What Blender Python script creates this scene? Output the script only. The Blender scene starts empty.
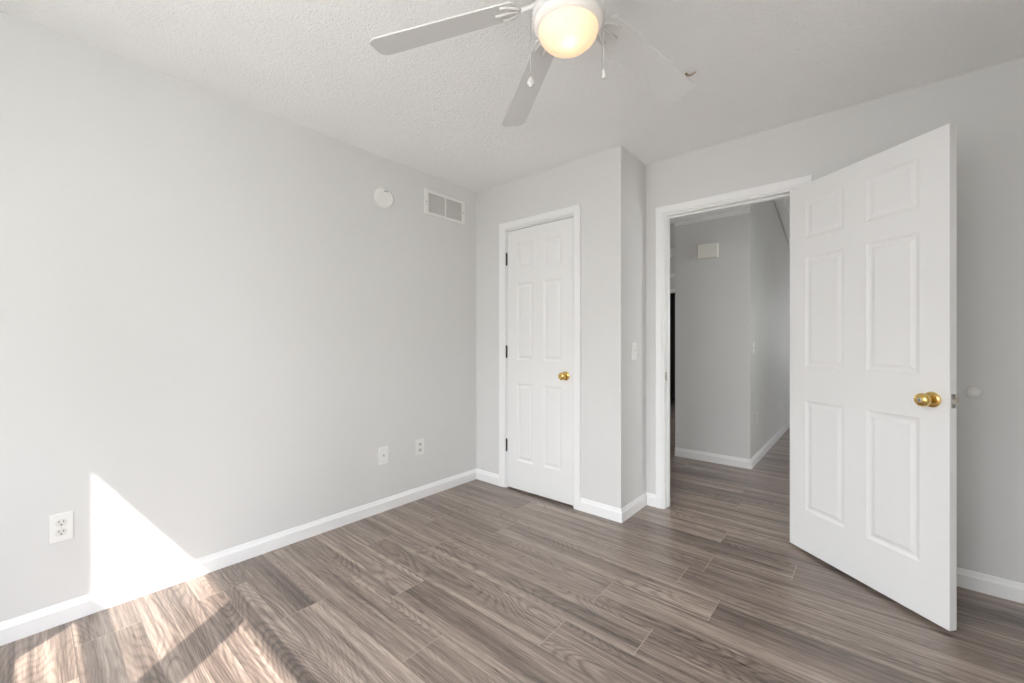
import bpy, bmesh, math, random
from mathutils import Vector, Matrix
from math import sin, cos, tan, radians, pi

S = bpy.context.scene
COL = S.collection
random.seed(4)

# ------------------------------------------------------------------ camera, light, exposure
CAM = Vector((2.537, 0.0, 1.164)); YAW = 40.492
cd = bpy.data.cameras.new('camera'); cam = bpy.data.objects.new('camera', cd); COL.objects.link(cam)
cd.sensor_width = 36.0; cd.lens = 415.2 / 1024 * 36.0; cd.clip_start = 0.02
cd.shift_y = 0.8 / 1024
cam.location = CAM; cam.rotation_euler = (radians(90), 0, radians(YAW))
S.camera = cam

SKY_STRENGTH = 23.5
SUN_STRENGTH = 9.0
SUN_DIR = Vector((-0.785, 1.0, -1.469))

S.view_settings.view_transform = 'Standard'; S.view_settings.look = 'None'
S.view_settings.gamma = 1.0; S.view_settings.use_curve_mapping = False
S.view_settings.exposure = 0.02
S.cycles.use_denoising = True
S.cycles.max_bounces = 16; S.cycles.diffuse_bounces = 10; S.cycles.glossy_bounces = 6
S.cycles.sample_clamp_indirect = 12.0

W = bpy.data.worlds.new('sky'); S.world = W; W.use_nodes = True
wn = W.node_tree.nodes; wl = W.node_tree.links
bg = wn['Background']
tc = wn.new('ShaderNodeTexCoord'); sx = wn.new('ShaderNodeSeparateXYZ'); cr = wn.new('ShaderNodeValToRGB')
mr = wn.new('ShaderNodeMapRange'); mr.inputs['From Min'].default_value = -1; mr.inputs['From Max'].default_value = 1
wl.new(tc.outputs['Generated'], sx.inputs[0]); wl.new(sx.outputs['Z'], mr.inputs['Value'])
wl.new(mr.outputs['Result'], cr.inputs['Fac']); wl.new(cr.outputs['Color'], bg.inputs['Color'])
e = cr.color_ramp.elements
# paving and grass below, trees and houses along the horizon, bright hazy sky above
e[0].position = 0.0; e[0].color = (0.255, 0.255, 0.252, 1)
e[1].position = 1.0; e[1].color = (0.72, 0.78, 0.90, 1)
for p_, c_ in ((0.47, (0.255, 0.255, 0.252, 1)), (0.50, (0.395, 0.402, 0.41, 1)), (0.60, (0.395, 0.402, 0.41, 1)), (0.66, (0.80, 0.825, 0.865, 1))):
    k = e.new(p_); k.color = c_
# added dark sector low in the sky, dims light reaching the left wall
def wm(op, a, b_=None, c_=None):
    n = wn.new('ShaderNodeMath'); n.operation = op
    for i, v in enumerate((a, b_, c_)):
        if v is None: continue
        if isinstance(v, (int, float)): n.inputs[i].default_value = v
        else: wl.new(v, n.inputs[i])
    return n.outputs[0]
def wstep(v, lo, hi):
    n = wn.new('ShaderNodeMapRange'); n.interpolation_type = 'SMOOTHSTEP'; wl.new(v, n.inputs['Value'])
    n.inputs['From Min'].default_value = lo; n.inputs['From Max'].default_value = hi
    return n.outputs['Result']
az = wm('ARCTAN2', sx.outputs['Y'], sx.outputs['X'])
dim_sector = wm('MULTIPLY', wstep(az, radians(-60), radians(-50)), wm('SUBTRACT', 1.0, wstep(az, radians(-26), radians(-16))))
dim_sector = wm('MULTIPLY', dim_sector, wm('SUBTRACT', 1.0, wstep(sx.outputs['Z'], 0.52, 0.64)))
tmx = wn.new('ShaderNodeMix'); tmx.data_type = 'RGBA'
wl.new(wm('MULTIPLY', dim_sector, 0.9), tmx.inputs['Factor']); wl.new(cr.outputs['Color'], tmx.inputs['A']); tmx.inputs['B'].default_value = (0.17, 0.18, 0.165, 1)
wl.new(tmx.outputs['Result'], bg.inputs['Color'])
bg.inputs['Strength'].default_value = SKY_STRENGTH

sd = bpy.data.lights.new('sun', 'SUN'); sun = bpy.data.objects.new('sun', sd); COL.objects.link(sun)
sd.energy = SUN_STRENGTH; sd.angle = radians(0.55); sd.color = (1.0, 0.95, 0.88)
sun.rotation_euler = SUN_DIR.to_track_quat('-Z', 'Y').to_euler(); sun.location = (6, -6, 8)

def portal(name, loc, rot, sx_, sy_):
    d = bpy.data.lights.new(name, 'AREA'); d.shape = 'RECTANGLE'; d.size = sx_; d.size_y = sy_
    d.cycles.is_portal = True
    o = bpy.data.objects.new(name, d); COL.objects.link(o); o.location = loc; o.rotation_euler = rot
portal('daylight_portal', (1.53, -0.84, 1.50), (radians(90), 0, 0), 1.76, 1.24)
portal('added_side_portal', (3.425, -0.235, 1.315), (0, radians(90), 0), 1.56, 0.80)  # this and the following portals serve the added, unseen windows
portal('added_hall_side_portal', (3.425, 3.63, 1.175), (0, radians(90), 0), 1.76, 0.60)
portal('added_far_portal', (-2.43, 6.05, 1.7), (0, radians(-90), 0), 1.2, 0.9)
portal('added_hall_end_portal', (2.80, 8.03, 1.5), (radians(-90), 0, 0), .62, 1.02)

# ------------------------------------------------------------------ materials
def nodemat(name):
    m = bpy.data.materials.new(name); m.use_nodes = True
    nt = m.node_tree; b = nt.nodes['Principled BSDF']
    return m, nt, b
def mat(name, col, rough=0.5, metal=0.0, spec=0.5, bump=None, var=0.0):
    m, nt, b = nodemat(name)
    b.inputs['Base Color'].default_value = (*col, 1); b.inputs['Roughness'].default_value = rough
    b.inputs['Metallic'].default_value = metal; b.inputs['Specular IOR Level'].default_value = spec
    if bump or var:
        g = nt.nodes.new('ShaderNodeNewGeometry')
        n = nt.nodes.new('ShaderNodeTexNoise'); n.inputs['Scale'].default_value = bump[0] if bump else 3.0
        n.inputs['Detail'].default_value = 4
        nt.links.new(g.outputs['Position'], n.inputs['Vector'])
    if bump:
        bp_ = nt.nodes.new('ShaderNodeBump'); bp_.inputs['Strength'].default_value = bump[1]
        bp_.inputs['Distance'].default_value = bump[2]
        nt.links.new(n.outputs['Fac'], bp_.inputs['Height']); nt.links.new(bp_.outputs['Normal'], b.inputs['Normal'])
    if var:
        n2 = nt.nodes.new('ShaderNodeTexNoise'); n2.inputs['Scale'].default_value = 2.5; n2.inputs['Detail'].default_value = 3
        nt.links.new(g.outputs['Position'], n2.inputs['Vector'])
        mx = nt.nodes.new('ShaderNodeMix'); mx.data_type = 'RGBA'
        mx.inputs['A'].default_value = (*[c * (1 - var) for c in col], 1)
        mx.inputs['B'].default_value = (*[min(1, c * (1 + var)) for c in col], 1)
        nt.links.new(n2.outputs['Fac'], mx.inputs['Factor']); nt.links.new(mx.outputs['Result'], b.inputs['Base Color'])
    return m

M_wall = mat('wall_paint', (0.690, 0.686, 0.674), 0.62, spec=0.3, bump=(140, 0.12, 0.0012), var=0.012)
M_trim = mat('white_trim_paint', (0.84, 0.84, 0.835), 0.35, spec=0.45)
M_door = mat('white_door_paint', (0.80, 0.80, 0.79), 0.4, spec=0.4, bump=(90, 0.06, 0.001))
M_plastic = mat('white_plastic', (0.80, 0.795, 0.77), 0.35)
M_plastic2 = mat('offwhite_plastic', (0.70, 0.685, 0.65), 0.4)
M_slot = mat('dark_slot', (0.03, 0.028, 0.025), 0.6)
M_hinge = mat('dark_bronze', (0.035, 0.032, 0.03), 0.4, metal=0.6)
M_brass = mat('polished_brass', (0.80, 0.56, 0.20), 0.16, metal=1.0)
M_steel = mat('satin_steel', (0.55, 0.53, 0.50), 0.35, metal=1.0)
M_fan = mat('fan_white', (0.70, 0.695, 0.68), 0.4)
M_fanmetal = mat('fan_white_enamel', (0.74, 0.73, 0.71), 0.28)
M_crystal = mat('white_pull_knob', (0.66, 0.65, 0.63), 0.12)
M_chain = mat('pale_chain', (0.55, 0.54, 0.52), 0.35, metal=0.7)
M_louver = mat('grille_enamel', (0.74, 0.735, 0.71), 0.4)
M_duct = mat('duct_dark', (0.22, 0.215, 0.2), 0.8)
M_hook = mat('brown_hook_metal', (0.30, 0.23, 0.14), 0.35, metal=0.5)
M_chime = mat('ivory_plastic', (0.82, 0.80, 0.73), 0.45)
M_gloom = mat('painted_gloom', (0.05, 0.048, 0.045), 0.7)  # darkness of unlit spaces put into the colour
M_vinyl = mat('window_vinyl', (0.82, 0.82, 0.80), 0.4)

def ceiling_mat():
    m, nt, b = nodemat('textured_ceiling_paint')
    b.inputs['Base Color'].default_value = (0.92, 0.915, 0.905, 1); b.inputs['Roughness'].default_value = 0.7
    b.inputs['Specular IOR Level'].default_value = 0.25
    g = nt.nodes.new('ShaderNodeNewGeometry')
    mp = nt.nodes.new('ShaderNodeVectorMath'); mp.operation = 'MULTIPLY'; mp.inputs[1].default_value = (1, 1, 0)
    nt.links.new(g.outputs['Position'], mp.inputs[0])
    # brushed swirls: stretched ridges whose direction wanders
    n1 = nt.nodes.new('ShaderNodeTexNoise'); n1.inputs['Scale'].default_value = 26; n1.inputs['Detail'].default_value = 5
    n1.inputs['Roughness'].default_value = 0.6; n1.inputs['Distortion'].default_value = 2.2
    nt.links.new(mp.outputs[0], n1.inputs['Vector'])
    n2 = nt.nodes.new('ShaderNodeTexNoise'); n2.inputs['Scale'].default_value = 75; n2.inputs['Detail'].default_value = 3
    n2.inputs['Distortion'].default_value = 1.0
    nt.links.new(mp.outputs[0], n2.inputs['Vector'])
    n3 = nt.nodes.new('ShaderNodeTexNoise'); n3.inputs['Scale'].default_value = 5; n3.inputs['Detail'].default_value = 2
    nt.links.new(mp.outputs[0], n3.inputs['Vector'])
    rd = nt.nodes.new('ShaderNodeMath'); rd.operation = 'SUBTRACT'; rd.inputs[1].default_value = 0.5
    ab = nt.nodes.new('ShaderNodeMath'); ab.operation = 'ABSOLUTE'
    nt.links.new(n1.outputs['Fac'], rd.inputs[0]); nt.links.new(rd.outputs[0], ab.inputs[0])
    mu = nt.nodes.new('ShaderNodeMath'); mu.operation = 'MULTIPLY'
    nt.links.new(ab.outputs[0], mu.inputs[0]); nt.links.new(n3.outputs['Fac'], mu.inputs[1])
    ad = nt.nodes.new('ShaderNodeMath'); ad.operation = 'MULTIPLY_ADD'; ad.inputs[1].default_value = 0.25
    nt.links.new(n2.outputs['Fac'], ad.inputs[0]); nt.links.new(mu.outputs[0], ad.inputs[2])
    bp_ = nt.nodes.new('ShaderNodeBump'); bp_.inputs['Strength'].default_value = 0.75; bp_.inputs['Distance'].default_value = 0.020
    nt.links.new(ad.outputs[0], bp_.inputs['Height']); nt.links.new(bp_.outputs['Normal'], b.inputs['Normal'])
    return m
M_ceil = ceiling_mat()

def floor_mat():
    m, nt, b = nodemat('wood_plank_laminate')
    N = nt.nodes; L = nt.links
    def math_(op, a, c=None, d=None):
        n = N.new('ShaderNodeMath'); n.operation = op
        for i, v in enumerate((a, c, d)):
            if v is None: continue
            if isinstance(v, (int, float)): n.inputs[i].default_value = v
            else: L.new(v, n.inputs[i])
        return n.outputs[0]
    g = N.new('ShaderNodeNewGeometry'); s = N.new('ShaderNodeSeparateXYZ'); L.new(g.outputs['Position'], s.inputs[0])
    X, Y = s.outputs['X'], s.outputs['Y']
    PW, PL = 0.192, 1.22
    v = math_('DIVIDE', math_('ADD', Y, 10.055), PW); row = math_('FLOOR', v); fv = math_('FRACT', v)
    wr = N.new('ShaderNodeTexWhiteNoise'); wr.noise_dimensions = '1D'; L.new(row, wr.inputs['W'])
    u = math_('DIVIDE', math_('ADD', math_('ADD', X, 20.0), math_('MULTIPLY', wr.outputs['Value'], 1.22)), PL)
    pl = math_('FLOOR', u); fu = math_('FRACT', u)
    cb = N.new('ShaderNodeCombineXYZ'); L.new(row, cb.inputs[0]); L.new(pl, cb.inputs[1])
    wp = N.new('ShaderNodeTexWhiteNoise'); wp.noise_dimensions = '2D'; L.new(cb.outputs[0], wp.inputs['Vector'])
    rnd = wp.outputs['Value']; sc_ = N.new('ShaderNodeSeparateColor'); L.new(wp.outputs['Color'], sc_.inputs[0])
    # local plank space
    def coords(kx, ky, off):
        c = N.new('ShaderNodeCombineXYZ')
        L.new(math_('ADD', math_('MULTIPLY', X, kx), math_('MULTIPLY', rnd, 91.0)), c.inputs[0])
        L.new(math_('ADD', math_('MULTIPLY', Y, ky), math_('MULTIPLY', sc_.outputs[1], 57.0)), c.inputs[1])
        c.inputs[2].default_value = off
        return c.outputs[0]
    def noise(vec, scale, detail=2, rough=0.5, dist=0.0):
        n = N.new('ShaderNodeTexNoise'); L.new(vec, n.inputs['Vector']); n.inputs['Scale'].default_value = scale
        n.inputs['Detail'].default_value = detail; n.inputs['Roughness'].default_value = rough
        n.inputs['Distortion'].default_value = dist
        return n.outputs['Fac']
    base = noise(coords(0.95, 5.0, 0.0), 1.0, 1.0, 0.4, 0.15)          # broad growth field
    wob = noise(coords(7.0, 40.0, 9.0), 1.0, 2, 0.5)
    ph = math_('MULTIPLY_ADD', base, 250.0, math_('MULTIPLY', wob, 5.0))
    rings = math_('MULTIPLY_ADD', math_('SINE', ph), 0.5, 0.5)
    rings = math_('POWER', rings, 2.6)
    mask = noise(coords(0.8, 4.0, 12.0), 1.0, 1, 0.5)
    mk = N.new('ShaderNodeMapRange'); L.new(mask, mk.inputs['Value']); mk.inputs['From Min'].default_value = 0.36; mk.inputs['From Max'].default_value = 0.60
    rings = math_('MULTIPLY', rings, mk.outputs['Result'])
    tone = noise(coords(0.55, 10.0, 3.0), 1.0, 3, 0.55, 0.3)           # light and dark bands
    fine = noise(coords(8.0, 150.0, 7.0), 1.0, 3, 0.7)                 # pores
    streak = noise(coords(1.0, 48.0, 5.0), 1.0, 5, 0.68, 0.3)
    f = math_('MULTIPLY', math_('SUBTRACT', tone, 0.5), 1.30)
    f = math_('ADD', f, math_('MULTIPLY', math_('SUBTRACT', streak, 0.5), 1.55))
    f = math_('ADD', f, math_('MULTIPLY', math_('SUBTRACT', fine, 0.5), 1.0))
    f = math_('SUBTRACT', f, math_('MULTIPLY', math_('SUBTRACT', rings, 0.18), 0.24))
    f = math_('ADD', f, math_('MULTIPLY', math_('SUBTRACT', sc_.outputs[2], 0.5), 0.14))
    f = math_('ADD', f, 0.5)
    cr_ = N.new('ShaderNodeValToRGB'); L.new(f, cr_.inputs['Fac'])
    e = cr_.color_ramp.elements
    e[0].position = 0.05; e[0].color = (0.064, 0.045, 0.036, 1)
    e[1].position = 0.95; e[1].color = (0.430, 0.345, 0.284, 1)
    q = e.new(0.40); q.color = (0.172, 0.129, 0.105, 1)
    q = e.new(0.62); q.color = (0.258, 0.199, 0.162, 1)
    # seams; the pale end joints are a glint put into the colour
    ev = math_('MINIMUM', fv, math_('SUBTRACT', 1.0, fv)); ev = math_('MULTIPLY', ev, PW)
    eu = math_('MINIMUM', fu, math_('SUBTRACT', 1.0, fu)); eu = math_('MULTIPLY', eu, PL)
    ed = math_('MINIMUM', ev, math_('MULTIPLY', eu, 0.8))
    isend = math_('LESS_THAN', math_('MULTIPLY', eu, 0.8), ev)
    sm = N.new('ShaderNodeMapRange'); sm.interpolation_type = 'SMOOTHSTEP'; L.new(ed, sm.inputs['Value'])
    sm.inputs['From Min'].default_value = 0.0003; sm.inputs['From Max'].default_value = 0.0019
    mx = N.new('ShaderNodeMix'); mx.data_type = 'RGBA'; L.new(sm.outputs['Result'], mx.inputs['Factor'])
    mc = N.new('ShaderNodeMix'); mc.data_type = 'RGBA'; L.new(isend, mc.inputs['Factor']); mc.inputs['A'].default_value = (0.100, 0.078, 0.066, 1); mc.inputs['B'].default_value = (0.36, 0.30, 0.25, 1); L.new(mc.outputs['Result'], mx.inputs['A']); L.new(cr_.outputs['Color'], mx.inputs['B'])
    L.new(mx.outputs['Result'], b.inputs['Base Color'])
    rr = math_('MULTIPLY_ADD', fine, 0.14, 0.23); L.new(rr, b.inputs['Roughness'])
    b.inputs['Specular IOR Level'].default_value = 1.0
    h = math_('ADD', math_('MULTIPLY', sm.outputs['Result'], 1.0), math_('MULTIPLY', fine, 0.35))
    h = math_('SUBTRACT', h, math_('MULTIPLY', rings, 0.3))
    bp_ = N.new('ShaderNodeBump'); bp_.inputs['Strength'].default_value = 0.18; bp_.inputs['Distance'].default_value = 0.0012
    L.new(h, bp_.inputs['Height']); L.new(bp_.outputs['Normal'], b.inputs['Normal'])
    return m
M_floor = floor_mat()

def glass_shade_mat():
    m, nt, b = nodemat('frosted_glass_shade')
    N = nt.nodes; L = nt.links; out = N['Material Output']
    tr = N.new('ShaderNodeBsdfTranslucent'); tr.inputs['Color'].default_value = (0.97, 0.84, 0.70, 1)
    b.inputs['Base Color'].default_value = (0.84, 0.79, 0.74, 1); b.inputs['Roughness'].default_value = 0.3
    mx = N.new('ShaderNodeMixShader'); mx.inputs[0].default_value = 0.45
    L.new(b.outputs[0], mx.inputs[1]); L.new(tr.outputs[0], mx.inputs[2]); L.new(mx.outputs[0], out.inputs['Surface'])
    return m
M_shade = glass_shade_mat()
M_rim = mat('opal_glass', (0.86, 0.82, 0.78), 0.25)
def emit_mat(name, col, s):
    m, nt, b = nodemat(name)
    b.inputs['Base Color'].default_value = (0.9, 0.88, 0.85, 1)
    b.inputs['Emission Color'].default_value = (*col, 1); b.inputs['Emission Strength'].default_value = s
    return m
M_bulb = emit_mat('warm_bulb', (1.0, 0.75, 0.48), 13.0)

# ------------------------------------------------------------------ mesh helpers
def add_box(bm, a, b, bev=0.0, M=None):
    x0, y0, z0 = (min(a[i], b[i]) for i in range(3)); x1, y1, z1 = (max(a[i], b[i]) for i in range(3))
    r = bmesh.ops.create_cube(bm, size=1.0)
    vs = r['verts']
    for v in vs:
        v.co = Vector((x0 + (v.co.x + .5) * (x1 - x0), y0 + (v.co.y + .5) * (y1 - y0), z0 + (v.co.z + .5) * (z1 - z0)))
    if bev:
        es = list({e_ for v in vs for e_ in v.link_edges})
        rr = bmesh.ops.bevel(bm, geom=es, offset=bev, segments=2, affect='EDGES', profile=0.5)
        vs = list({v for f in rr['faces'] for v in f.verts} | {v for v in vs if v.is_valid})
    if M is not None:
        for v in vs: v.co = M @ v.co
    return vs
def add_lathe(bm, prof, M=None, seg=32, cap=True):
    """prof: list of (radius, height) turned about local Z"""
    rings = []
    M = M or Matrix()
    for r, z in prof:
        if r < 1e-6: rings.append([bm.verts.new(M @ Vector((0, 0, z)))])
        else: rings.append([bm.verts.new(M @ Vector((r * cos(2 * pi * i / seg), r * sin(2 * pi * i / seg), z))) for i in range(seg)])
    for A, B in zip(rings, rings[1:]):
        for i in range(seg):
            j = (i + 1) % seg
            if len(A) == 1 and len(B) == 1: continue
            if len(A) == 1: f = bm.faces.new((A[0], B[j], B[i]))
            elif len(B) == 1: f = bm.faces.new((A[i], A[j], B[0]))
            else: f = bm.faces.new((A[i], A[j], B[j], B[i]))
            f.smooth = True
    if cap:
        if len(rings[0]) > 1: bm.faces.new(list(reversed(rings[0])))
        if len(rings[-1]) > 1: bm.faces.new(rings[-1])
def add_tube(bm, pts, rad, seg=10):
    pts = [Vector(p) for p in pts]; rings = []
    for i, p in enumerate(pts):
        t = (pts[min(i + 1, len(pts) - 1)] - pts[max(i - 1, 0)]).normalized()
        a = t.orthogonal().normalized() if i == 0 else (a - t * a.dot(t)).normalized()
        c = t.cross(a); r = rad[i] if isinstance(rad, (list, tuple)) else rad
        rings.append([bm.verts.new(p + a * r * cos(2 * pi * k / seg) + c * r * sin(2 * pi * k / seg)) for k in range(seg)])
    for A, B in zip(rings, rings[1:]):
        for k in range(seg):
            f = bm.faces.new((A[k], A[(k + 1) % seg], B[(k + 1) % seg], B[k])); f.smooth = True
    bm.faces.new(list(reversed(rings[0]))); bm.faces.new(rings[-1])
def add_prism(bm, outline, z0, z1, M=None):
    M = M or Matrix()
    lo = [bm.verts.new(M @ Vector((x, y, z0))) for x, y in outline]
    hi = [bm.verts.new(M @ Vector((x, y, z1))) for x, y in outline]
    bm.faces.new(list(reversed(lo))); bm.faces.new(hi)
    n = len(lo)
    for i in range(n): bm.faces.new((lo[i], lo[(i + 1) % n], hi[(i + 1) % n], hi[i]))
def sweep_x(bm, prof, x0, x1, M=None):
    """closed profile (y,z) run along local X"""
    M = M or Matrix()
    A = [bm.verts.new(M @ Vector((x0, y, z))) for y, z in prof]
    B = [bm.verts.new(M @ Vector((x1, y, z))) for y, z in prof]
    n = len(prof)
    for i in range(n): bm.faces.new((A[i], A[(i + 1) % n], B[(i + 1) % n], B[i]))
    bm.faces.new(list(reversed(A))); bm.faces.new(B)
def obj(name, bm, m, parent=None, label=None):
    bmesh.ops.recalc_face_normals(bm, faces=bm.faces[:])
    me = bpy.data.meshes.new(name); bm.to_mesh(me); bm.free()
    me.materials.append(m)
    o = bpy.data.objects.new(name, me); COL.objects.link(o)
    if parent: o.parent = parent
    if label: o['label'] = label
    return o
def tag(o, label, cat, group=None, kind=None):
    o['label'] = label; o['category'] = cat
    if group: o['group'] = group
    if kind: o['kind'] = kind
    return o
def thing(name, label, cat, M=None, group=None, kind=None):
    o = bpy.data.objects.new(name, None); COL.objects.link(o); o.empty_display_size = 0.1
    if M is not None: o.matrix_world = M
    return tag(o, label, cat, group, kind)
def boxes(name, m, lst, label, cat, bev=0.0):
    bm = bmesh.new()
    for a, b in lst: add_box(bm, a, b, bev)
    return tag(obj(name, bm, m), label, cat, kind='structure')
def T(x, y, z, rz=0.0): return Matrix.Translation((x, y, z)) @ Matrix.Rotation(rz, 4, 'Z')

# ------------------------------------------------------------------ room shell
H = 2.44
YC, YB, XR = 2.503, 2.898, 1.328           # closet front, door wall, closet return
RX, FY = 3.30, -0.68                       # right wall, window wall (behind the camera)

bm = bmesh.new(); add_box(bm, (-2.3, -0.83, -0.12), (3.42, 8.6, 0.0))
tag(obj('floor', bm, M_floor), 'grey brown wood plank floor running through bedroom and hall', 'floor', kind='structure')
bm = bmesh.new(); add_box(bm, (-0.12, -0.83, H), (3.42, YB, H + 0.12))
tag(obj('ceiling', bm, M_ceil), 'white brush textured bedroom ceiling', 'ceiling', kind='structure')

boxes('wall_left', M_wall, [((-0.12, -0.83, 0), (0, YB + .10, H))], 'long light grey wall with sun patch at left', 'wall')
CO0, CO1, CZ = 0.337, 0.982, 2.062
boxes('wall_closet_front', M_wall, [((0, YC, 0), (CO0, YC + .1, H)), ((CO1, YC, 0), (XR, YC + .1, H)), ((CO0, YC, CZ), (CO1, YC + .1, H))],
      'light grey closet wall around the narrow white door', 'wall')
boxes('wall_closet_return', M_wall, [((XR - .1, YC + .1, 0), (XR, YB, H))], 'short shaded grey wall with light switch beside closet', 'wall')
DO0, DO1, DZ = 1.4465, 2.258, 2.066
boxes('wall_back', M_wall, [((0, YB, 0), (DO0, YB + .10, 3.9)), ((DO1, YB, 0), (RX, YB + .10, 3.9)), ((DO0, YB, DZ), (DO1, YB + .10, 3.9))],
      'grey wall around the open bedroom doorway', 'wall')
RW0, RW1, RZ0, RZ1 = -0.62, 0.15, 0.55, 2.08
boxes('wall_right', M_wall, [((RX, -0.83, 0), (RX + .12, RW0, 3.9)), ((RX, RW1, 0), (RX + .12, 3.34, 3.9)), ((RX, 3.92, 0), (RX + .12, 8.6, 3.9)), ((RX, 3.34, 0), (RX + .12, 3.92, 0.3)), ((RX, 3.34, 2.05), (RX + .12, 3.92, 3.9)), ((RX, RW0, 0), (RX + .12, RW1, RZ0)), ((RX, RW0, RZ1), (RX + .12, RW1, 3.9))], 'light grey right hand wall', 'wall')
W1, W2, WZ0, WZ1 = (0.66, 1.50), (1.54, 2.41), 0.90, 2.10
boxes('wall_front', M_wall, [((0, -0.83, 0), (W1[0], FY, H)), ((W2[1], -0.83, 0), (RX, FY, H)),
      ((W1[0], -0.83, 0), (W2[1], FY, WZ0)), ((W1[0], -0.83, WZ1), (W2[1], FY, H))], 'light grey window wall behind the viewer', 'wall')

# windows behind the viewer: double hung, they cut the sun patch on floor and wall
def window(name, x0, x1, ul, ll, ur, label):
    bm = bmesh.new()                                      # frame
    for a, b in (((x0 - .02, -.83, WZ0 - .02), (x0 + .02, FY, WZ1 + .02)), ((x1 - .02, -.83, WZ0 - .02), (x1 + .02, FY, WZ1 + .02)),
                 ((x0, -.83, WZ0 - .02), (x1, FY + .03, WZ0 + .015))): add_box(bm, a, b)
    root = tag(obj(name, bm, M_vinyl), label, 'window', kind='structure')
    b2 = bmesh.new(); a0, a1 = -.79, -.76
    for a, b in (((x0, a0, 1.366), (ul, a1, WZ1)), ((ur, a0, 1.366), (x1, a1, WZ1)), ((x0, a0, 2.035), (x1, a1, WZ1)), ((x0, a0, 1.366), (x1, a1, 1.43))): add_box(b2, a, b)
    obj('upper_sash', b2, M_vinyl, root)
    b3 = bmesh.new(); a0, a1 = -.75, -.72
    for a, b in (((x0, a0, WZ0), (ll, a1, 1.40)), ((ur - .005, a0, WZ0), (x1, a1, 1.40)), ((x0, a0, 1.307), (x1, a1, 1.40)), ((x0, a0, WZ0), (x1, a1, .97))): add_box(b3, a, b)
    obj('lower_sash', b3, M_vinyl, root)
window('window_1', 0.66, 1.50, 0.737, 0.706, 1.44, 'white double hung window nearer the sunny wall')
window('window_2', 1.54, 2.41, 1.618, 1.587, 2.32, 'white double hung window farther from the sunny wall')

boxes('added_window_4', M_vinyl, [((RX + .02, RW0, RZ0), (RX + .08, RW0 + .045, RZ1)), ((RX + .02, RW1 - .045, RZ0), (RX + .08, RW1, RZ1)), ((RX + .02, RW0, RZ0), (RX + .08, RW1, RZ0 + .05)),
      ((RX + .02, RW0, RZ1 - .05), (RX + .08, RW1, RZ1)), ((RX + .02, RW0, 1.37), (RX + .08, RW1, 1.42))], 'added white window in the right hand wall, for fill daylight', 'window')  # unseen window added to fill the bedroom with daylight

# baseboards: flat face, sloped top
BH, BT = 0.086, 0.013
BP = [(0.0, 0.0), (-BT, 0.0), (-BT, BH - .026), (-BT + .004, BH - .019), (-.004, BH - .002), (0.0, BH)]
def baseboard(name, p, q, label, m0=0.0, m1=0.0):
    """runs p->q on the floor; the wall is on the left of travel"""
    p, q = Vector((*p, 0)), Vector((*q, 0)); d = (q - p).normalized(); n = Vector((-d.y, d.x, 0))
    bm = bmesh.new(); A = []; B = []
    for y, z in BP:
        A.append(bm.verts.new(p + n * y + Vector((0, 0, z)) + d * (m0 * -y))); B.append(bm.verts.new(q + n * y + Vector((0, 0, z)) - d * (m1 * -y)))
    k = len(BP)
    for i in range(k): bm.faces.new((A[i], A[(i + 1) % k], B[(i + 1) % k], B[i]))
    bm.faces.new(list(reversed(A))); bm.faces.new(B)
    return tag(obj(name, bm, M_trim), label, 'baseboard', kind='structure')
# m = +1 inside corner (shorter at the face), -1 outside corner (longer at the face)
baseboard('baseboard_left', (0, FY), (0, YC), 'white baseboard along the long left wall', 1, 1)
baseboard('baseboard_closet_left', (0, YC), (0.273, YC), 'short white baseboard piece left of the closet door', 1, 0)
baseboard('baseboard_closet_right', (1.03, YC), (XR, YC), 'white baseboard piece right of the closet door', 0, -1)
baseboard('baseboard_closet_return', (XR, YC), (XR, YB), 'white baseboard below the light switch', -1, 1)
baseboard('baseboard_back_left', (XR, YB), (1.406, YB), 'tiny white baseboard piece left of the doorway', 1, 0)
baseboard('baseboard_back_right', (2.318, YB), (RX, YB), 'white baseboard behind the open door', 0, 1)
baseboard('baseboard_right', (RX, YB), (RX, FY), 'white baseboard of the right wall', 1, 1)
baseboard('baseboard_front', (RX, FY), (0, FY), 'white baseboard under the windows', 1, 1)

# casings: stepped colonial profile, mitred
CP = [(0.0, 0.0), (0.0, -.009), (.003, -.011), (.011, -.011), (.014, -.014), (.050, -.0165), (.054, -.0155), (.056, -.012), (.056, 0.0)]  # (across from inner edge, out)
def casing(name, x0, x1, zt, y, label):
    """inner opening x0..x1 up to zt; on wall plane y facing -y"""
    bm = bmesh.new(); loops = []
    for (cx, cz, dx, dz) in ((x0, 0, -1, 0), (x0, zt, -1, 1), (x1, zt, 1, 1), (x1, 0, 1, 0)):
        loops.append([bm.verts.new((cx + dx * a, y + o, cz + dz * a)) for a, o in CP])
    for A, B in zip(loops, loops[1:]):
        for i in range(len(CP)): j = (i + 1) % len(CP); bm.faces.new((A[i], A[j], B[j], B[i]))
    bm.faces.new(loops[0]); bm.faces.new(list(reversed(loops[-1])))
    return tag(obj(name, bm, M_trim), label, 'door trim', kind='structure')
casing('trim_1', 0.330, 0.974, 2.064, YC, 'white casing framing the narrow closet door')
casing('trim_2', 1.4615, 2.248, 2.056, YB, 'white casing framing the open bedroom doorway')
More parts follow.
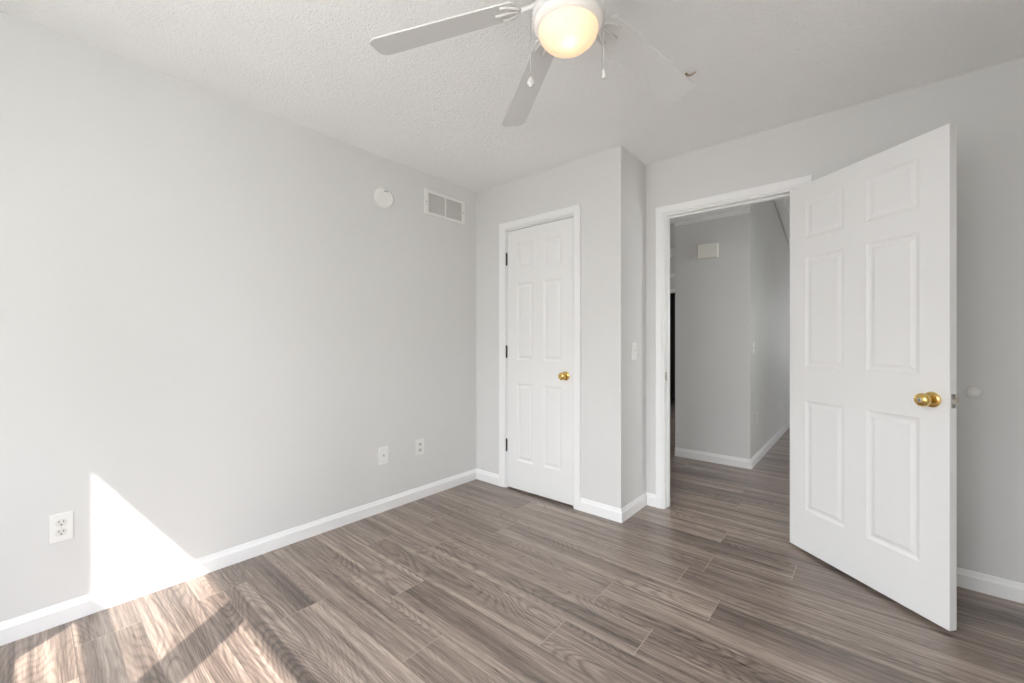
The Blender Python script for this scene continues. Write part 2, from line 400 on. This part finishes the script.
def jamb(name, x0, x1, zt, y0, y1, t, stop, label):
    bm = bmesh.new()
    add_box(bm, (x0 - t, y0, 0), (x0, y1, zt + t)); add_box(bm, (x1, y0, 0), (x1 + t, y1, zt + t)); add_box(bm, (x0, y0, zt), (x1, y1, zt + t))
    add_box(bm, (x0, stop, 0), (x0 + .008, stop + .034, zt), .002); add_box(bm, (x1 - .011, stop, 0), (x1, stop + .034, zt), .002)
    add_box(bm, (x0 + .008, stop, zt - .011), (x1 - .011, stop + .034, zt), .002)
    return tag(obj(name, bm, M_trim), label, 'door jamb', kind='structure')
jamb('trim_3', 0.348, 0.971, 2.052, YC, YC + .1, .011, YC + .04, 'white jamb around the closet door')
j2 = jamb('trim_4', 1.4665, 2.238, 2.046, YB, YB + .10, .02, YB + .04, 'white jamb with strike plate inside the bedroom doorway')
bm = bmesh.new(); add_box(bm, (1.4660, YB + .004, .895), (1.4690, YB + .034, .955), .0008)
add_tube(bm, [(1.4675, YB + .004, .935), (1.4695, YB - .002, .935), (1.4695, YB - .004, .92), (1.4675, YB + .004, .91)], .003, 8)
sp = obj('strike_plate', bm, M_steel, j2, 'small steel strike plate')

# closet inside, its darkness put into the colour
boxes('wall_closet_inside', M_gloom, [((CO0 - .2, YC + .3, 0), (XR - .1, YB, H))], 'unlit back of the closet, shade put into its colour', 'wall')

# ------------------------------------------------------------------ six panel doors
def slab(bm, w, h, t, xs, zs):
    """xs: panel column edges, zs: panel row edges; both faces get raised panels"""
    X_ = [0] + [c for p in xs for c in p] + [w]; Z_ = [0] + [c for p in zs for c in p] + [h]
    grid = {}
    for side, y in ((0, 0.0), (1, t)):
        for i, x in enumerate(X_):
            for j, z in enumerate(Z_): grid[side, i, j] = bm.verts.new((x, y, z))
    panels = []
    for side in (0, 1):
        for i in range(len(X_) - 1):
            for j in range(len(Z_) - 1):
                q = [grid[side, i, j], grid[side, i + 1, j], grid[side, i + 1, j + 1], grid[side, i, j + 1]]
                f = bm.faces.new(q if side == 0 else list(reversed(q)))
                if i % 2 == 1 and j % 2 == 1: panels.append(f)
    nx, nz = len(X_) - 1, len(Z_) - 1
    for j in range(nz):
        bm.faces.new((grid[0, 0, j], grid[0, 0, j + 1], grid[1, 0, j + 1], grid[1, 0, j]))
        bm.faces.new((grid[0, nx, j], grid[1, nx, j], grid[1, nx, j + 1], grid[0, nx, j + 1]))
    for i in range(nx):
        bm.faces.new((grid[0, i, 0], grid[1, i, 0], grid[1, i + 1, 0], grid[0, i + 1, 0]))
        bm.faces.new((grid[0, i, nz], grid[0, i + 1, nz], grid[1, i + 1, nz], grid[1, i, nz]))
    bmesh.ops.recalc_face_normals(bm, faces=bm.faces[:])
    for th, dp in ((.004, -.003), (.009, -.0035), (.008, 0.0), (.016, .0045)):
        bmesh.ops.inset_individual(bm, faces=panels, thickness=th, depth=dp, use_even_offset=True)

KN = [(.0, .0), (.031, .0), (.0325, .003), (.031, .007), (.024, .010), (.014, .012)]
def knob(parent, x, z, y=0.0, out=-1, lock=False, strip=''):
    """brass knob on the face y, pointing out*y"""
    R_ = Matrix.Translation((x, y, z)) @ Matrix.Rotation(radians(90) * (1 if out < 0 else -1), 4, 'X')
    b = bmesh.new()
    add_lathe(b, [(.010, .010), (.0105, .026), (.015, .030), (.0225, .036), (.0265, .044), (.0275, .052), (.0255, .060), (.020, .0655), (.012, .0675), (0, .068)], R_, 32)
    k = obj('door_knob', b, M_brass, parent, 'polished brass knob')
    b = bmesh.new(); add_lathe(b, KN + [(0, .012)], R_, 40); obj('rosette', b, M_brass, k)
    if lock:
        b = bmesh.new(); add_lathe(b, [(.0085, .0662), (.0085, .0685), (.0065, .070), (.0035, .0695), (0, .0690)], R_, 20); obj('lock_button', b, M_steel, k)
        b = bmesh.new(); add_lathe(b, [(.0025, .0692), (.0025, .0701), (0, .0702)], R_, 12); obj('emergency_hole', b, M_slot, k)
    return k

ROWS = [(.222, .828), (1.010, 1.612), (1.716, 1.926)]
# closet door, shut, hinges at left
cm = thing('door_1', 'narrow shut white six panel closet door with dark hinges', 'door', T(.352, YC + .001, .014), kind='structure')
b = bmesh.new(); slab(b, .614, 2.032, .035, [(.098, .258), (.356, .516)], ROWS); obj('door_slab', b, M_door, cm)
knob(cm, .614 - .062, .91)
for z in (.33, 1.075, 1.815):
    b = bmesh.new()
    add_tube(b, [(-.0055, -.006, z - .045 + i * .0225) for i in range(5)], .0062, 12)
    add_box(b, (-.012, -.0012, z - .045), (.0, .002, z + .045))
    add_tube(b, [(-.0055, -.006, z + .045), (-.0055, -.006, z + .050), (-.0055, -.006, z + .053)], [.0045, .005, .002], 10)
    add_tube(b, [(-.0055, -.006, z - .053), (-.0055, -.006, z - .050), (-.0055, -.006, z - .045)], [.002, .005, .0045], 10)
    obj('hinge', b, M_hinge, cm, 'dark bronze hinge')

# bedroom door, swung wide open
dm = thing('door_2', 'wide white six panel bedroom door standing open with brass knob', 'door', T(2.202, 2.848, .017, radians(-38.55)), kind='structure')
DW = .7493
b = bmesh.new(); slab(b, DW, 2.017, .035, [(.100, .320), (.427, .645)], ROWS); obj('door_slab', b, M_door, dm)
knob(dm, DW - .058, .912, lock=True); knob(dm, DW - .058, .912, y=.035, out=1)
b = bmesh.new(); add_box(b, (DW - .001, .006, .884), (DW + .0015, .029, .941), .0006); lp = obj('latch_plate', b, M_steel, dm, 'satin steel latch plate')
b = bmesh.new()
add_prism(b, [(0, -.007), (.011, -.007), (.004, .007), (0, .007)], -.008, .008, T(DW + .001, .0175, .912)); obj('latch_bolt', b, M_steel, lp)
b = bmesh.new()
for z in (.889, .936): add_lathe(b, [(.003, 0), (.003, .0012), (0, .0016)], Matrix.Translation((DW + .001, .0175, z)) @ Matrix.Rotation(radians(90), 4, 'Y'), 12)
obj('screw', b, M_slot, lp)
for z in (.25, 1.01, 1.80):
    b = bmesh.new(); add_tube(b, [(-.004, .040, z - .045 + i * .0225) for i in range(5)], .006, 12); add_box(b, (-.0015, .008, z - .045), (.001, .038, z + .045))
    obj('hinge', b, M_hinge, dm)

# ------------------------------------------------------------------ hall beyond the doorway
HX, HY = 1.722, 4.331
boxes('wall_hall', M_wall, [((1.042, HY, 0), (HX, 8.6, 3.9))], 'grey hall wall corner seen through the doorway', 'wall')
boxes('wall_hall_end', M_wall, [((HX, 7.9, 0), (2.5, 8.02, 3.9)), ((3.1, 7.9, 0), (RX, 8.02, 3.9)), ((2.5, 7.9, 0), (3.1, 8.02, 1.0)), ((2.5, 7.9, 2.0), (3.1, 8.02, 3.9))],
      'grey end wall of the hall with an added window', 'wall')
boxes('added_window_3', M_vinyl, [((2.5, 7.93, 1.0), (2.55, 7.99, 2.0)), ((3.05, 7.93, 1.0), (3.1, 7.99, 2.0)), ((2.5, 7.93, 1.0), (3.1, 7.99, 1.06)), ((2.5, 7.93, 1.94), (3.1, 7.99, 2.0))],
      'added white window at the end of the hall, for daylight', 'window')  # unseen window added to light the hall
boxes('added_sky_blocker', M_vinyl, [((RX + .12, 2.0, 2.10), (RX + 4.0, 5.4, 2.20))], 'added unseen slab keeping high sky out of the hall window', 'light blocker')  # unseen slab added to keep upper sky off the hall floor
boxes('added_window_5', M_vinyl, [((RX + .02, 3.34, .3), (RX + .08, 3.39, 2.05)), ((RX + .02, 3.87, .3), (RX + .08, 3.92, 2.05)), ((RX + .02, 3.34, .3), (RX + .08, 3.92, .35)), ((RX + .02, 3.34, 2.0), (RX + .08, 3.92, 2.05))], 'added white window beside the hall, for daylight', 'window')  # unseen window added to brighten the facing hall wall
boxes('wall_far', M_wall, [((-2.3, 7.4, 0), (-.7, 7.52, 3.9)), ((.6, 7.4, 0), (1.042, 7.52, 3.9)), ((-.7, 7.4, 2.04), (.6, 7.52, 3.9))], 'dim far wall left of the hall corner', 'wall')
boxes('wall_dark_room', M_gloom, [((-.8, 8.5, 0), (.9, 8.6, 2.6)), ((-.8, 7.52, 0), (-.7, 8.5, 2.6)), ((.9, 7.52, 0), (1.0, 8.5, 2.6)), ((-.8, 7.52, 2.5), (.9, 8.5, 2.6))], 'black unlit room through the far opening, shade put into its colour', 'wall')
boxes('wall_far_left', M_wall, [((-2.42, YB + .10, 0), (-2.3, 5.6, 3.9)), ((-2.42, 6.5, 0), (-2.3, 8.6, 3.9)), ((-2.42, 5.6, 0), (-2.3, 6.5, 1.1)), ((-2.42, 5.6, 2.3), (-2.3, 6.5, 3.9)), ((-2.3, YB, 0), (-.12, YB + .10, 3.9))], 'side wall of the room beyond the hall', 'wall')
boxes('added_window_6', M_vinyl, [((-2.40, 5.6, 1.1), (-2.34, 5.65, 2.3)), ((-2.40, 6.45, 1.1), (-2.34, 6.5, 2.3)), ((-2.40, 5.6, 1.1), (-2.34, 6.5, 1.15)), ((-2.40, 5.6, 2.25), (-2.34, 6.5, 2.3))], 'added white window lighting the room beyond the hall', 'window')  # unseen window added to brighten the far wall
boxes('trim_5', M_trim, [((-.76, 7.375, 0), (-.7, 7.4, 2.1)), ((.6, 7.375, 0), (.66, 7.4, 2.1)), ((-.7, 7.375, 2.04), (.6, 7.4, 2.1))], 'white casing of the far dark opening', 'door trim')
boxes('trim_6', M_trim, [((-2.3, 7.32, 2.66), (1.042, 7.4, 2.80)), ((-2.3, 7.35, 2.30), (1.042, 7.4, 2.37))], 'pale ledges high on the far wall', 'trim')
boxes('ceiling_hall', M_ceil, [((-2.3, YB + .10, 2.402), (HX, HY, 2.52))], 'low hall ceiling beyond the doorway', 'ceiling')
boxes('wall_hall_header', M_wall, [((-2.3, HY - .10, 2.52), (HX, HY, 3.9)), ((HX - .1, YB + .10, 2.52), (HX, HY - .1, 3.9))], 'upper wall above the low hall ceiling', 'wall')
boxes('ceiling_far', M_ceil, [((-2.3, HY, 3.25), (1.042, 7.4, 3.35))], 'ceiling of the room beyond', 'ceiling')
boxes('trim_7', M_trim, [((1.042, HY - .022, 2.352), (HX, HY, 2.402))], 'pale band along the top of the hall wall', 'trim')
SL = -.257
bm = bmesh.new(); zf = lambda y: 2.822 + SL * (y - 5.563)
vs = [(HX, 3.0, zf(3.0)), (RX, 3.0, zf(3.0)), (RX, 8.1, zf(8.1)), (HX, 8.1, zf(8.1))]
lo = [bm.verts.new(v) for v in vs]; hi = [bm.verts.new((v[0], v[1], v[2] + .15)) for v in vs]
bm.faces.new(list(reversed(lo))); bm.faces.new(hi)
for i in range(4): bm.faces.new((lo[i], lo[(i + 1) % 4], hi[(i + 1) % 4], hi[i]))
tag(obj('ceiling_vault', bm, M_ceil), 'sloping ceiling over the hall', 'ceiling', kind='structure')
bm = bmesh.new()
prof = [(HX + .016, 0), (HX + .10, 0), (HX + .10, -.024), (HX + .016, -.024)]
A = [bm.verts.new((x, 3.1, zf(3.1) + z)) for x, z in prof]; B = [bm.verts.new((x, 7.88, zf(7.88) + z)) for x, z in prof]
for i in range(4): bm.faces.new((A[i], A[(i + 1) % 4], B[(i + 1) % 4], B[i]))
bm.faces.new(list(reversed(A))); bm.faces.new(B)
tag(obj('trim_8', bm, M_trim), 'white sloping trim board along the hall wall top', 'trim', kind='structure')
baseboard('baseboard_hall_left', (1.042, HY), (HX, HY), 'white baseboard of the hall wall facing the doorway', 0, -1)
baseboard('baseboard_hall_right', (HX, HY), (HX, 7.9), 'white baseboard running down the hall', -1, 1)
baseboard('baseboard_hall_near', (1.40, YB + .10), (-.12, YB + .10), 'white baseboard on the hall side of the bedroom wall', 0, 0)

# ------------------------------------------------------------------ wall plates
# each is built facing local -y with its back on y = 0, then turned onto its wall
def on_left(y, z): return T(0, y, z, radians(90))           # local -y -> +x
def plate_mesh(w=.070, h=.115, d=.0065):
    b = bmesh.new(); add_box(b, (-w / 2, -d, -h / 2), (w / 2, 0, h / 2), .0022); return b
def screw_on(parent, x, z, y=-.0065):
    b = bmesh.new(); add_lathe(b, [(.0032, 0), (.0032, .0008), (0, .0014)], Matrix.Translation((x, y, z)) @ Matrix.Rotation(radians(90), 4, 'X'), 12)
    add_box(b, (x - .0026, y - .0016, z - .0004), (x + .0026, y - .001, z + .0004))
    obj('screw', b, M_plastic2, parent)
def outlet(M, label, group=None):
    t = thing('wall_outlet', label, 'outlet', M, group)
    obj('cover_plate', plate_mesh(), M_plastic, t)
    for dz in (.0195, -.0195):
        b = bmesh.new()
        out = []
        for i in range(28):
            a = 2 * pi * i / 28; out.append((.0172 * cos(a), max(-.0142, min(.0142, .0172 * sin(a)))))
        add_prism(b, out, 0, .0078, Matrix.Translation((0, 0, dz)) @ Matrix.Rotation(radians(90), 4, 'X'))
        r = obj('receptacle', b, M_plastic2, t)
        b = bmesh.new()
        add_box(b, (-.0078, -.0084, dz + .001), (-.0054, -.007, dz + .009)); add_box(b, (.0054, -.0084, dz + .0015), (.0078, -.007, dz + .0085))
        add_lathe(b, [(.0027, 0), (.0027, .0014), (0, .0014)], Matrix.Translation((0, -.0070, dz - .0068)) @ Matrix.Rotation(radians(90), 4, 'X'), 14)
        obj('slots', b, M_slot, r, 'dark slots')
    screw_on(t, 0, 0)
    return t
outlet(on_left(.0955, .3985), 'white duplex outlet on left wall beside the sun patch')

t = thing('coax_plate', 'white wall plate with a single round cable jack, left of the pair near closet', 'wall plate', on_left(1.601, .384))
obj('cover_plate', plate_mesh(.074, .119), M_plastic, t)
b = bmesh.new(); add_lathe(b, [(.0075, .0), (.0075, .0075), (.0055, .0078), (.0055, .016), (.0040, .016), (.0040, .013), (0, .013)], Matrix.Rotation(radians(90), 4, 'X'), 6)
obj('cable_jack', b, M_steel, t, 'grey threaded cable jack')
screw_on(t, 0, .042); screw_on(t, 0, -.042)

t = thing('data_plate', 'white wall plate with two grey square jacks, right of the pair near closet', 'wall plate', on_left(1.909, .384))
obj('cover_plate', plate_mesh(.074, .117), M_plastic, t)
for dz in (.021, -.021):
    b = bmesh.new(); add_box(b, (-.016, -.0085, dz - .0145), (.016, -.004, dz + .0145), .0012); jk = obj('jack', b, M_plastic2, t, 'grey square jack')
    b = bmesh.new(); add_box(b, (-.010, -.0090, dz - .008), (.010, -.008, dz + .006)); obj('socket_hole', b, mat('socket_grey', (.42, .41, .39), .5), jk)

t = thing('light_switch', 'white toggle light switch on short wall beside the doorway', 'light switch', T(XR, 2.694, 1.104, radians(90)))
obj('cover_plate', plate_mesh(.072, .116, .008), M_plastic, t)
b = bmesh.new(); add_box(b, (-.0052, -.0088, -.012), (.0052, -.006, .012), .0006); add_box(b, (-.0042, -.019, .0005), (.0042, -.006, .0085), .0015); obj('toggle', b, M_plastic, t)
screw_on(t, 0, .030, -.008); screw_on(t, 0, -.030, -.008)

t = thing('hall_light_switch', 'white light switch near the corner on the hall wall', 'light switch', T(HX, 4.46, 1.112, radians(90)))
obj('cover_plate', plate_mesh(), M_plastic, t)
b = bmesh.new(); add_box(b, (-.005, -.016, -.010), (.005, -.005, .010), .0015); obj('toggle', b, M_plastic, t)
outlet(T(HX, 4.66, .426, radians(90)), 'white outlet low on the hall wall nearer the corner')
outlet(T(HX, 6.40, .350, radians(90)), 'white outlet low on the hall wall, farther down hall')

# return air grille high on the left wall
VW, VH = .409, .190
t = thing('air_vent', 'white two bay louvered return air vent high on left wall', 'vent', on_left(2.1545, 2.2285))
b = bmesh.new(); f_ = .024
for a, c in (((-VW / 2, -.009, VH / 2 - f_), (VW / 2, 0, VH / 2)), ((-VW / 2, -.009, -VH / 2), (VW / 2, 0, -VH / 2 + f_)),
             ((-VW / 2, -.009, -VH / 2 + f_ * .9), (-VW / 2 + .034, 0, VH / 2 - f_ * .9)), ((VW / 2 - .034, -.009, -VH / 2 + f_ * .9), (VW / 2, 0, VH / 2 - f_ * .9)), ((-.007, -.009, -VH / 2 + .01), (.007, 0, VH / 2 - .01))):
    add_box(b, a, c, .0012)
obj('vent_frame', b, M_plastic, t)
b = bmesh.new(); add_box(b, (-VW / 2 + .02, -.0012, -VH / 2 + .015), (VW / 2 - .02, -.0004, VH / 2 - .015)); obj('duct_back', b, M_duct, t)
b = bmesh.new(); nl = 15
for s in (-1, 1):
    for i in range(nl):
        z = -VH / 2 + f_ + .003 + (VH - 2 * f_ - .006) * (i + .5) / nl
        M2 = Matrix.Translation((s * .089, -.0045, z)) @ Matrix.Rotation(radians(-38), 4, 'X')
        add_box(b, (-.0835, -.0045, -.0006), (.0835, .0045, .0006), 0, M2)
obj('louvers', b, M_louver, t)
for s in (-1, 1):
    b = bmesh.new(); add_lathe(b, [(.0045, 0), (.0045, .001), (0, .002)], Matrix.Translation((s * (VW / 2 - .015), -.009, 0)) @ Matrix.Rotation(radians(90), 4, 'X'), 14); obj('screw', b, mat('screw_grey', (.2, .19, .18), .4, .6), t)

# smoke detector
t = thing('smoke_detector', 'round white smoke detector high on left wall', 'smoke detector', on_left(1.601, 2.157))
RX90 = Matrix.Rotation(radians(90), 4, 'X')
b = bmesh.new(); add_lathe(b, [(.069, 0), (.070, .003), (.070, .010), (.067, .012)], RX90, 48); obj('base_ring', b, M_plastic, t)
b = bmesh.new(); add_lathe(b, [(.064, .010), (.065, .015), (.063, .030), (.056, .036), (.052, .0365), (.050, .0355), (.030, .038), (0, .039)], RX90, 48); hb = obj('housing', b, M_plastic, t)
b = bmesh.new()
for x in (-.012, .004): add_box(b, (x, -.0405, .036), (x + .009, -.034, .043), .001)
obj('indicator_windows', b, mat('indicator_dark', (.12, .11, .10), .4), t)
b = bmesh.new(); add_lathe(b, [(.013, .036), (.013, .040), (.011, .041), (0, .0412)], Matrix.Translation((0, 0, -.012)) @ RX90, 24); obj('test_button', b, M_plastic, t)

# knob bumper on wall behind open door
t = thing('door_bumper', 'small round white knob bumper on wall right of the open door', 'door stop', T(2.922, YB, .927))
b = bmesh.new(); add_lathe(b, [(.029, 0), (.0295, .003), (.027, .008), (.021, .011)], RX90, 36); obj('bumper_base', b, M_plastic, t)
b = bmesh.new(); add_lathe(b, [(.021, .009), (.019, .013), (.014, .0155), (.006, .0165), (0, .0168)], RX90, 36); obj('bumper_pad', b, M_plastic, t)

# doorbell chime in the hall
t = thing('doorbell_chime', 'cream doorbell chime box high on the hall wall', 'doorbell chime', T(1.364, HY, 2.050))
b = bmesh.new(); add_box(b, (-.092, -.048, -.070), (.092, -.004, .070), .006); obj('chime_cover', b, M_chime, t)
b = bmesh.new(); add_box(b, (-.086, -.006, -.064), (.086, 0, .064)); obj('back_plate', b, M_plastic2, t)

# ------------------------------------------------------------------ ceiling fan
FX, FYY = 1.823, 1.108
fan = thing('ceiling_fan', 'white five blade ceiling fan with lit frosted glass bowl', 'ceiling fan', T(FX, FYY, H))
def fz(z): return z - H
b = bmesh.new(); add_lathe(b, [(.0, fz(2.4399)), (.075, fz(2.4399)), (.076, fz(2.43)), (.070, fz(2.405)), (.058, fz(2.39)), (.0, fz(2.39))], None, 40); obj('canopy', b, M_fanmetal, fan)
b = bmesh.new(); add_lathe(b, [(.05, fz(2.395)), (.105, fz(2.390)), (.122, fz(2.375)), (.128, fz(2.345)), (.128, fz(2.300)), (.118, fz(2.275)), (.098, fz(2.262)), (.095, fz(2.245)), (.06, fz(2.235)), (.0, fz(2.235))], None, 48); obj('motor_housing', b, M_fanmetal, fan)
b = bmesh.new(); add_lathe(b, [(.050, fz(2.238)), (.055, fz(2.225)), (.085, fz(2.213)), (.106, fz(2.204)), (.1125, fz(2.196)), (.1135, fz(2.172)), (.1105, fz(2.168)), (.104, fz(2.168)), (.104, fz(2.18)), (0, fz(2.18))], None, 56); obj('light_fitter', b, M_fanmetal, fan)
# bowl: opal rim, then a thin open dome that the bulb lights through
z0 = 2.171
b = bmesh.new(); add_lathe(b, [(.1075, fz(z0 + .002)), (.1090, fz(z0 - .003)), (.1082, fz(z0 - .010)), (.1045, fz(z0 - .017)), (.0985, fz(z0 - .022)), (.0935, fz(z0 - .0255)),
                               (.0915, fz(z0 - .0245)), (.1000, fz(z0 - .016)), (.1045, fz(z0 - .006)), (.1050, fz(z0 + .002)), (.1075, fz(z0 + .002))], None, 64, cap=False)
rim_ = obj('bowl_rim', b, M_rim, fan, 'milky white glass rim')
b = bmesh.new(); prof = []
for i in range(17):
    a = i / 16 * pi / 2; prof.append((.0935 * cos(a) ** .92 if i < 16 else 0, fz(z0 - .025 - .060 * sin(a))))
add_lathe(b, prof, None, 64, cap=False); obj('glass_bowl', b, M_shade, fan, 'glowing frosted glass bowl')
tx, ty = sin(radians(YAW)), -cos(radians(YAW))                       # bulb shifted toward the camera to place the bowl's bright spot
b = bmesh.new(); add_lathe(b, [(0, .058), (.008, .056), (.009, .016), (.013, .008), (.0145, 0), (.013, -.007), (.007, -.0125), (0, -.0145)], Matrix.Translation((tx * .020, ty * .020, fz(2.111))), 20)
obj('bulb', b, M_bulb, fan)

ZB, DR, PIT, HW = 2.253, .12, tan(radians(-12)), .056
def blade_pt(ang, r, s, dz=0.0):
    c, sn = cos(ang), sin(ang)
    return Vector((c * r - sn * s, sn * r + c * s, ZB - DR * r + s * PIT + dz - H))
def flat_shape(bm, ang, outline, d0, d1):
    lo = [bm.verts.new(blade_pt(ang, r, s, d0)) for r, s in outline]; hi = [bm.verts.new(blade_pt(ang, r, s, d1)) for r, s in outline]
    n = len(lo); bm.faces.new(lo); bm.faces.new(list(reversed(hi)))
    for i in range(n): bm.faces.new((lo[i], hi[i], hi[(i + 1) % n], lo[(i + 1) % n]))
def rounded_blade():
    o = []; r0, r1, c = .165, .66, .030
    w0, w1 = .047, HW
    for cx, cy, a0 in ((r1 - c, w1 - c, 0), ):
        for i in range(7): a = pi / 2 * i / 6; o.append((cx + c * sin(a), cy + c * cos(a)))
    o = [(r0 + .012, w0)] + o
    full = o + [(r, -s) for r, s in reversed(o)] + [(r0, -w0 + .012), (r0, w0 - .012)]
    return full
for A_ in (209.6, 145.9, 77.4, 1.4, 285.5):
    ang = radians(A_)
    b = bmesh.new(); flat_shape(b, ang, rounded_blade(), 0.0, .0055); bl = obj('fan_blade', b, M_fan, fan)
    b = bmesh.new()
    # bracket: arm from the motor, opening into a three pronged foot under the blade
    a0 = Vector((cos(ang) * .080, sin(ang) * .080, fz(2.246))); mid = blade_pt(ang, .115, 0, -.004); end = blade_pt(ang, .155, 0, -.004)
    add_tube(b, [a0, (a0 + mid) / 2 + Vector((0, 0, .004)), mid, end], [.013, .009, .0075, .0065], 12)
    for s in (-1, 0, 1):
        add_tube(b, [blade_pt(ang, .150, 0, -.004), blade_pt(ang, .170, s * .022, -.005), blade_pt(ang, .192, s * .033, -.003), blade_pt(ang, .215 + (.02 if s == 0 else 0), s * .034, -.002)], [.0055, .0045, .004, .0045], 10)
    br = obj('blade_bracket', b, M_fanmetal, bl)
# pull chains
for nm, off, zb in (('left', -.118, 1.969), ('right', .112, 1.997)):
    cx, cy = off * cos(radians(YAW)), off * sin(radians(YAW))
    b = bmesh.new(); zt = 2.188; add_tube(b, [(cx * .93, cy * .93, fz(zt + .004)), (cx, cy, fz(zt)), (cx, cy, fz(zt - .02)), (cx, cy, fz(zb + .03))], .0011, 6)
    n = 26
    for i in range(n):
        z = zt - .01 - (zt - zb - .045) * i / n
        add_lathe(b, [(0, fz(z - .0018)), (.0017, fz(z)), (0, fz(z + .0018))], Matrix.Translation((cx, cy, 0)), 6)
    ch = obj('pull_chain', b, M_chain, fan, 'thin beaded pull chain')
    b = bmesh.new()
    if off < 0: pr_ = [(0, 0), (.005, .002), (.0115, .011), (.0115, .015), (.007, .026), (.002, .034), (0, .036)]
    else: pr_ = [(0, 0), (.0055, .001), (.0065, .006), (.005, .018), (.0028, .029), (0, .033)]
    add_lathe(b, [(r, fz(zb - .003 + z)) for r, z in pr_], Matrix.Translation((cx, cy, 0)), 12); obj('pull_knob', b, M_crystal, ch, 'small white pull knob')

# small hook left in the ceiling beyond the fan
b = bmesh.new()
add_tube(b, [(1.886, 2.035, 2.4395), (1.888, 2.035, 2.430), (1.900, 2.037, 2.425), (1.915, 2.040, 2.427), (1.930, 2.042, 2.434)], [.006, .005, .0045, .0035, .002], 10)
tag(obj('ceiling_hook', b, M_hook), 'tiny brown hook on the ceiling right of the fan', 'hook')
